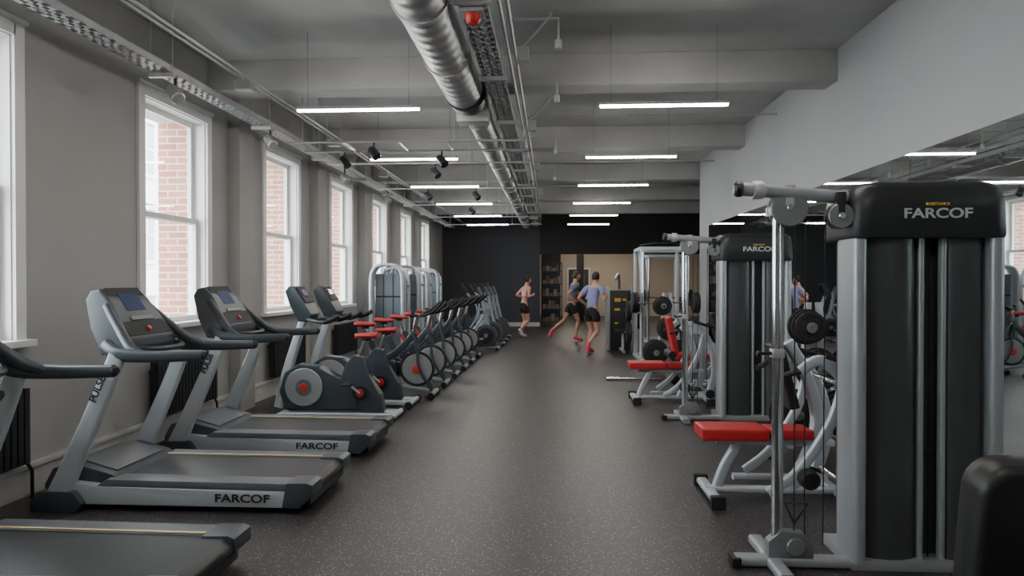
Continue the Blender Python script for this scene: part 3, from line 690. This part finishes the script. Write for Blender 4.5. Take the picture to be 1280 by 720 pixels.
# ------------------------------------------------------------------ smith rack
def rack(loc):
    e=empty("power_rack",loc)
    R=rrect(0.075,0.075,0.015); W=0.85
    for x in (0,W):
        for y in (0,1.0):
            sweep("upright",[(x,y,0.03),(x,y,2.18)],R,M["silver"],e,1,ref=(1,0,0))
        sweep("top_side",[(x,0,2.18),(x,1.0,2.18)],R,M["silver"],e,1,ref=(1,0,0))
        sweep("base_side",[(x,-0.25,0.04),(x,1.15,0.04)],R,M["silver"],e,1,ref=(1,0,0))
        sweep("brace",[(x,0.0,1.55),(x,0.45,2.15)],rrect(0.05,0.05,0.012),M["silver"],e,1,ref=(1,0,0))
        tube("smith_rod",[(x+0.0,-0.09,0.08),(x+0.0,-0.09,2.1)],0.016,M["chrome"],e)
    for y,z in ((0,2.18),(1.0,2.18),(1.0,0.05)):
        sweep("cross_member",[(0,y,z),(W,y,z)],R,M["silver"],e,1,ref=(0,1,0))
    tube("pull_up_bar",[(0.0,0.3,2.25),(0.25,0.15,2.29),(W-0.25,0.15,2.29),(W,0.3,2.25)],0.018,M["rubber"],e,smooth=5)
    tube("barbell",[(-0.24,-0.09,1.15),(W+0.24,-0.09,1.15)],0.016,M["chrome"],e)
    for x in (-0.12,-0.18,W+0.12,W+0.18): disc("barbell_plate",(x,-0.09,1.15),0.20,0.05,M["rubber"],e,axis=(1,0,0),n=32)
    for x in (-0.04,W+0.04):
        for z in (0.5,0.95):
            d_=-0.2 if x<0.4 else 0.2
            tube("plate_peg",[(x,1.0,z),(x+d_,1.0,z)],0.02,M["chrome"],e)
            disc("stored_plate",(x+d_*0.5,1.0,z),0.2,0.10,M["rubber"],e,axis=(1,0,0),n=32)
    return e
RK=rack((1.72,13.2,0)); dup(RK,(2.4,17.2,0))

def darkstack(loc):
    e=empty("selectorised_weight_stack",loc)
    box("cabinet",(0,0,0.0),(0.5,0.5,1.35),M["plast"],e,bev=0.03)
    box("frame_left",(-0.05,-0.03,0),(0.02,0.53,1.42),M["silverD"],e,bev=0.015)
    box("frame_right",(0.48,-0.03,0),(0.55,0.53,1.42),M["silverD"],e,bev=0.015)
    boxes("warning_labels",[((0.12,-0.012,1.10),(0.26,0.001,1.18)),((0.12,-0.012,0.9),(0.24,0.001,0.95)),((0.3,-0.012,1.12),(0.38,0.001,1.17)),((0.12,-0.012,0.6),(0.2,0.001,0.64))],M["yellow"],e)
    sweep("boom",[(0.25,0.25,1.4),(0.2,-0.1,1.7),(0.1,-0.5,1.6)],rrect(0.06,0.06,0.015),M["silverD"],e,6)
    sweep("seat_frame",[(0.25,0,0.05),(0.25,-0.8,0.05)],rrect(0.07,0.05,0.015),M["silverD"],e,1)
    sweep("seat_post",[(0.25,-0.55,0.05),(0.25,-0.5,0.44)],rrect(0.06,0.06,0.015),M["silverD"],e,1,ref=(1,0,0))
    pad("seat",(0.25,-0.5,0.48),(0.34,0.36,0.07),M["leather"],e)
    return e
darkstack((1.28,15.4,0))

# black padded bench close on right
bb=empty("padded_bench",(1.47,2.42,0))
sweep("back_pad",[(0.22,0.045,0.61),(0.22,0.065,0.613),(0.22,0.12,0.62),(0.22,0.175,0.627),(0.22,0.195,0.63)],rrect(0.42,0.62,0.11,6),M["leather"],bb,4,ref=(1,0,0),scl=[0.86,0.97,1.0,0.97,0.86])
pad("seat_pad",(0.22,-0.22,0.42),(0.38,0.46,0.09),M["leather"],bb,r=0.035)
sweep("frame_spine",[(0.22,-0.50,0.05),(0.22,-0.2,0.34),(0.22,0.16,0.36),(0.22,0.20,0.7)],rrect(0.06,0.06,0.015),M["plast"],bb,5,ref=(1,0,0))
sweep("floor_spine",[(0.22,-0.50,0.04),(0.22,0.34,0.04)],rrect(0.07,0.05,0.015),M["plast"],bb,1,ref=(1,0,0))
sweep("rear_leg",[(0.22,0.30,0.05),(0.22,0.16,0.36)],rrect(0.06,0.06,0.015),M["plast"],bb,1,ref=(1,0,0))
for y in (-0.50,0.34): sweep("foot",[(0.02,y,0.03),(0.42,y,0.03)],rrect(0.06,0.05,0.015),M["plast"],bb,1,ref=(0,1,0))

# back room contents
sh=empty("equipment_shelf",(-0.38,24.4,0))
L=[((0,0,z),(0.75,0.4,z+0.03)) for z in (0.1,0.55,1.0,1.45,1.9,2.2)]+[((x,y,0),(x+0.03,y+0.03,2.23)) for x in (0,0.72) for y in (0,0.37)]
boxes("shelf_frame",L,M["plast"],sh)
L=[]
for z in (0.13,0.58,1.03,1.48,1.93):
    x=0.05
    while x<0.62:
        w=random.uniform(0.06,0.14); L.append(((x,0.06,z),(x+w,0.3,z+random.uniform(0.1,0.3)))); x+=w+0.02
boxes("shelf_items_tan",L[::2],M["wood"],sh); boxes("shelf_items_grey",L[1::2],M["disc"],sh)
d=empty("door_1",(0.75,30.94,0)); box("leaf",(0,0,0),(0.9,0.05,2.1),M["dark"],d,bev=0.005); box("frame_trim",(-0.06,0.01,0),(0.96,0.045,2.17),M["white"],d)
box("glass_panel",(0.2,-0.01,0.9),(0.7,0.0,1.9),M["fwin"],d)
dv=empty("partition_screen",(0.95,26.5,0)); box("panel",(0,0,0),(0.28,0.06,2.6),M["black"],dv,bev=0.005); box("base",(-0.05,-0.15,0),(0.33,0.2,0.03),M["black"],dv,bev=0.005)
for x,y in ((0.7,25.6),(2.4,25.6),(0.9,29.2),(2.6,29.2),(4.6,28)):
    e=empty("backroom_strip_light",(x,y,2.9)); box("diffuser",(-0.35,-0.03,-0.02),(0.35,0.03,0.0),M["ledw"],e,bev=0.005); box("housing",(-0.37,-0.04,0.001),(0.37,0.04,0.099),M["plast"],e,bev=0.005)

# ------------------------------------------------------------------ people
def skinmesh(name, verts, edges, radii, m, par, sub=2, root=0):
    me=bpy.data.meshes.new(name); me.from_pydata([Vector(v) for v in verts], edges, []); me.materials.append(m)
    o=bpy.data.objects.new(name,me); COL.objects.link(o); o.parent=par
    md=o.modifiers.new("skin",'SKIN'); md.use_smooth_shade=True; md.branch_smoothing=0.4
    for i,r in enumerate(radii):
        sv=me.skin_vertices[0].data[i]
        sv.radius=(r,r) if not isinstance(r,tuple) else r
        sv.use_root=(i==root)
    s=o.modifiers.new("sub",'SUBSURF'); s.levels=sub; s.render_levels=sub
    return o

def ell(name,c,r,m,par,rot=None,n=20,fn=None):
    bm=bmesh.new(); bmesh.ops.create_uvsphere(bm,u_segments=n,v_segments=n//2+4,radius=1)
    for v in bm.verts:
        p=Vector((v.co.x*r[0],v.co.y*r[1],v.co.z*r[2]))
        if fn: p=fn(p)
        v.co=p
    Mx=Matrix.Translation(c) @ (Euler(rot).to_matrix().to_4x4() if rot else Matrix())
    bmesh.ops.transform(bm,matrix=Mx,verts=bm.verts[:])
    return finish(name,bm,m,par,80)

def person(name, loc, heading, J, skin, top, topmat, shoem, fem=False, sc=1.0, headyaw=0.0):
    """local +X forward, +Y left. J: joints"""
    e=empty(name,loc,heading,sc)
    k=0.90 if fem else 1.0
    order=["pelvis","waist","chest","neck0","neck1","skull"]
    V=[J[n] for n in order]; E=[(0,1),(1,2),(2,3),(3,4),(4,5)]
    R=[(0.125,0.10),(0.112*k,0.088*k),(0.135*k,0.105*k),(0.075,0.07),(0.052,0.052),(0.06,0.06)]
    for s in ("L","R"):
        b=len(V)
        V+= [J["sh"+s],J["el"+s],tuple((Vector(J["el"+s])*0.6+Vector(J["wr"+s])*0.4)),J["wr"+s],J["ha"+s]]
        E+= [(3,b),(b,b+1),(b+1,b+2),(b+2,b+3),(b+3,b+4)]
        R+= [0.058*k,0.040*k,0.041*k,0.026*k,(0.030*k,0.020*k)]
        b=len(V)
        kn=Vector(J["kn"+s]); an=Vector(J["an"+s]); hp=Vector(J["hi"+s]); 
        V+= [J["hi"+s],tuple(hp*0.5+kn*0.5),J["kn"+s],tuple(kn*0.7+an*0.3+Vector((-0.012,0,0))),J["an"+s],J["to"+s]]
        E+= [(0,b),(b,b+1),(b+1,b+2),(b+2,b+3),(b+3,b+4),(b+4,b+5)]
        R+= [0.09,0.076,0.052,0.055,0.034,0.030]
    skinmesh("body",V,E,R,skin,e,2,0)
    V=[J["waist"],J["pelvis"]]; E=[(0,1)]; R=[(0.122,0.100),(0.140,0.115)]
    for s in ("L","R"):
        b=len(V); hp=Vector(J["hi"+s]); kn=Vector(J["kn"+s])
        V+=[tuple(hp),tuple(hp*0.45+kn*0.55)]; E+=[(1,b),(b,b+1)]; R+=[0.105,0.098]
    V[0]=tuple(Vector(J["waist"])*0.6+Vector(J["pelvis"])*0.4)
    skinmesh("shorts",V,E,R,M["shorts"],e,2,1)
    if top=="tee":
        V=[tuple(Vector(J["pelvis"])*0.8+Vector(J["waist"])*0.2),J["waist"],J["chest"],J["neck0"]]; E=[(0,1),(1,2),(2,3)]
        R=[(0.142,0.118),(0.136,0.108),(0.150,0.120),(0.085,0.080)]
        for s in ("L","R"):
            b=len(V); a=Vector(J["sh"+s]); c=Vector(J["el"+s])
            V+=[tuple(a),tuple(a*0.35+c*0.65)]; E+=[(3,b),(b,b+1)]; R+=[0.074,0.066]
        skinmesh("t_shirt",V,E,R,topmat,e,2,2)
    else:
        c=Vector(J["chest"]); n0=Vector(J["neck0"])
        V=[tuple(c-Vector((0.01,0,0.09))),tuple(c),tuple(n0)]; E=[(0,1),(1,2)]; R=[(0.140,0.112),(0.148,0.124),(0.082,0.078)]
        for s in ("L","R"):
            b=len(V); a=Vector(J["sh"+s]); V+=[tuple(a*0.8+n0*0.2)]; E+=[(2,b)]; R+=[0.062]
        skinmesh("sports_top",V,E,R,topmat,e,2,1)
    for s in ("L","R"):
        a=Vector(J["an"+s]); t=Vector(J["to"+s]); dr=(t-a).normalized()
        bm=bmesh.new()
        heel=a-dr*0.05+Vector((0,0,-0.01)); 
        sweep_bm(bm,[heel,a*0.7+t*0.3+Vector((0,0,-0.0)),t,t+dr*0.05],rrect(0.09,0.085,0.035,4),5,scl=[0.75,1.0,0.85,0.45])
        finish("shoe_"+s,bm,shoem,e,60)
    for s in ("L","R"):
        w=Vector(J["wr"+s]); h=Vector(J["ha"+s]); d=(h-w).normalized()
        side=Vector((0,1,0)).cross(d).normalized() if abs(d.y)<0.8 else Vector((0,0,1))
        inn=d.cross(side).normalized()*(-1 if s=="L" else 1)
        bm=bmesh.new()
        for q,ln in enumerate((0.062,0.070,0.066,0.052)):
            o=h+side*(0.024-0.016*q)-d*0.008
            p=[o,o+d*ln*0.45,o+d*ln*0.7+inn*ln*0.4,o+d*ln*0.45+inn*ln*0.75]
            sweep_bm(bm,p,circ(0.0085,8),3,scl=[1,1,0.9,0.7])
        o=w+(h-w)*0.35+side*0.022
        sweep_bm(bm,[o,o+side*0.025+d*0.02+inn*0.01,o+side*0.025+d*0.05+inn*0.02],circ(0.0095,8),3,scl=[1.1,1,0.75])
        finish("fingers_"+s,bm,skin,e,80)
    hc=Vector(J["skull"])+Vector((0.01,0,0.015))
    rot=(0,0.08,headyaw)
    def hf(p):
        if p.z<0: p.y*=1+0.28*p.z/0.115; p.x = p.x*(1+0.12*p.z/0.115)+ (0.010 if p.x>0 else 0.012)*(-p.z/0.115)
        return p
    ell("head",hc,(0.096,0.077,0.118),skin,e,rot,28,hf)
    Rm=Euler(rot).to_matrix()
    def at(x,y,z): return hc+Rm@Vector((x,y,z))
    ell("nose",at(0.100,0,-0.012),(0.018,0.012,0.024),skin,e,rot,10)
    ell("mouth",at(0.092,0,-0.055),(0.008,0.024,0.007),M["lip"],e,rot,10)
    for sy in (-1,1):
        ell("eye",at(0.086,sy*0.030,0.010),(0.010,0.014,0.009),M["eye"],e,rot,10)
        ell("pupil",at(0.095,sy*0.030,0.010),(0.003,0.006,0.006),M["hair"],e,rot,8)
        ell("brow",at(0.090,sy*0.030,0.032),(0.006,0.018,0.004),M["hair"],e,rot,8)
        ell("ear",at(-0.002,sy*0.078,-0.005),(0.020,0.010,0.032),skin,e,rot,10)
    def cap(p):
        if p.x>0.02 and p.z<0.05: p.x=0.02+(p.x-0.02)*0.2; p.y*=0.93
        if p.z<-0.06: p.z=-0.06+(p.z+0.06)*0.3
        return p
    ell("hair",hc+Rm@Vector((-0.010,0,0.018)),(0.102,0.086,0.118),M["hair"],e,rot,26,cap)
    if fem:
        ell("hair_bun",at(-0.115,0,0.055),(0.045,0.042,0.042),M["hair"],e,rot,14)
    return e

base=dict(pelvis=(0,0,0.93),waist=(0.02,0,1.08),chest=(0.06,0,1.27),neck0=(0.09,0,1.44),neck1=(0.105,0,1.52),skull=(0.13,0,1.62))
m1=dict(base, shL=(0.08,0.185,1.41),elL=(-0.14,0.27,1.19),wrL=(0.06,0.25,1.07),haL=(0.13,0.23,1.05),
  shR=(0.10,-0.185,1.41),elR=(0.06,-0.27,1.15),wrR=(0.26,-0.19,1.24),haR=(0.33,-0.16,1.27),
  hiL=(0,0.10,0.89),knL=(0.12,0.10,0.50),anL=(0.00,0.10,0.095),toL=(0.15,0.11,0.045),
  hiR=(0,-0.10,0.89),knR=(0.06,-0.10,0.48),anR=(-0.24,-0.09,0.24),toR=(-0.26,-0.09,0.09))
m2=dict(base, shL=(0.09,0.185,1.41),elL=(0.08,0.26,1.15),wrL=(0.30,0.18,1.22),haL=(0.37,0.15,1.25),
  shR=(0.08,-0.185,1.41),elR=(-0.17,-0.26,1.20),wrR=(0.0,-0.24,1.04),haR=(0.07,-0.23,1.02),
  hiL=(0,0.10,0.89),knL=(-0.16,0.09,0.52),anL=(-0.48,0.08,0.28),toL=(-0.54,0.08,0.14),
  hiR=(0,-0.10,0.89),knR=(0.16,-0.10,0.51),anR=(0.08,-0.10,0.095),toR=(0.23,-0.10,0.045))
wm=dict(base, shL=(0.08,0.165,1.40),elL=(-0.10,0.24,1.20),wrL=(0.12,0.20,1.15),haL=(0.19,0.17,1.16),
  shR=(0.08,-0.165,1.40),elR=(0.0,-0.25,1.17),wrR=(0.20,-0.17,1.22),haR=(0.26,-0.14,1.24),
  hiL=(0,0.09,0.89),knL=(0.10,0.09,0.50),anL=(-0.02,0.09,0.095),toL=(0.12,0.10,0.045),
  hiR=(0,-0.09,0.89),knR=(0.10,-0.09,0.48),anR=(-0.18,-0.08,0.22),toR=(-0.10,-0.08,0.09))
person("running_man",(0.86,14.75,0),math.radians(50),m1,M["skin"],"tee",M["lav"],M["pink"],sc=1.0,headyaw=0.2)
person("running_man",(0.50,17.8,0),math.radians(15),m2,M["skin2"],"tee",M["gblue"],M["pink"],sc=1.03)
person("running_woman",(-0.78,18.9,0),math.radians(35),wm,M["skin"],"bra",M["bra"],M["wshoe"],fem=True,sc=0.97)

# ------------------------------------------------------------------ world, camera
w=bpy.data.worlds.new("overcast_sky"); S.world=w; w.use_nodes=True
bg=w.node_tree.nodes["Background"]; bg.inputs[0].default_value=(0.87,0.94,1.0,1); bg.inputs[1].default_value=18.0
cam=bpy.data.cameras.new("camera"); co=bpy.data.objects.new("camera",cam); COL.objects.link(co)
cam.sensor_width=36; cam.lens=24; cam.clip_end=200
co.location=(0,0,1.55); co.rotation_euler=(math.radians(90-0.54),0,math.radians(3.35))
S.camera=co
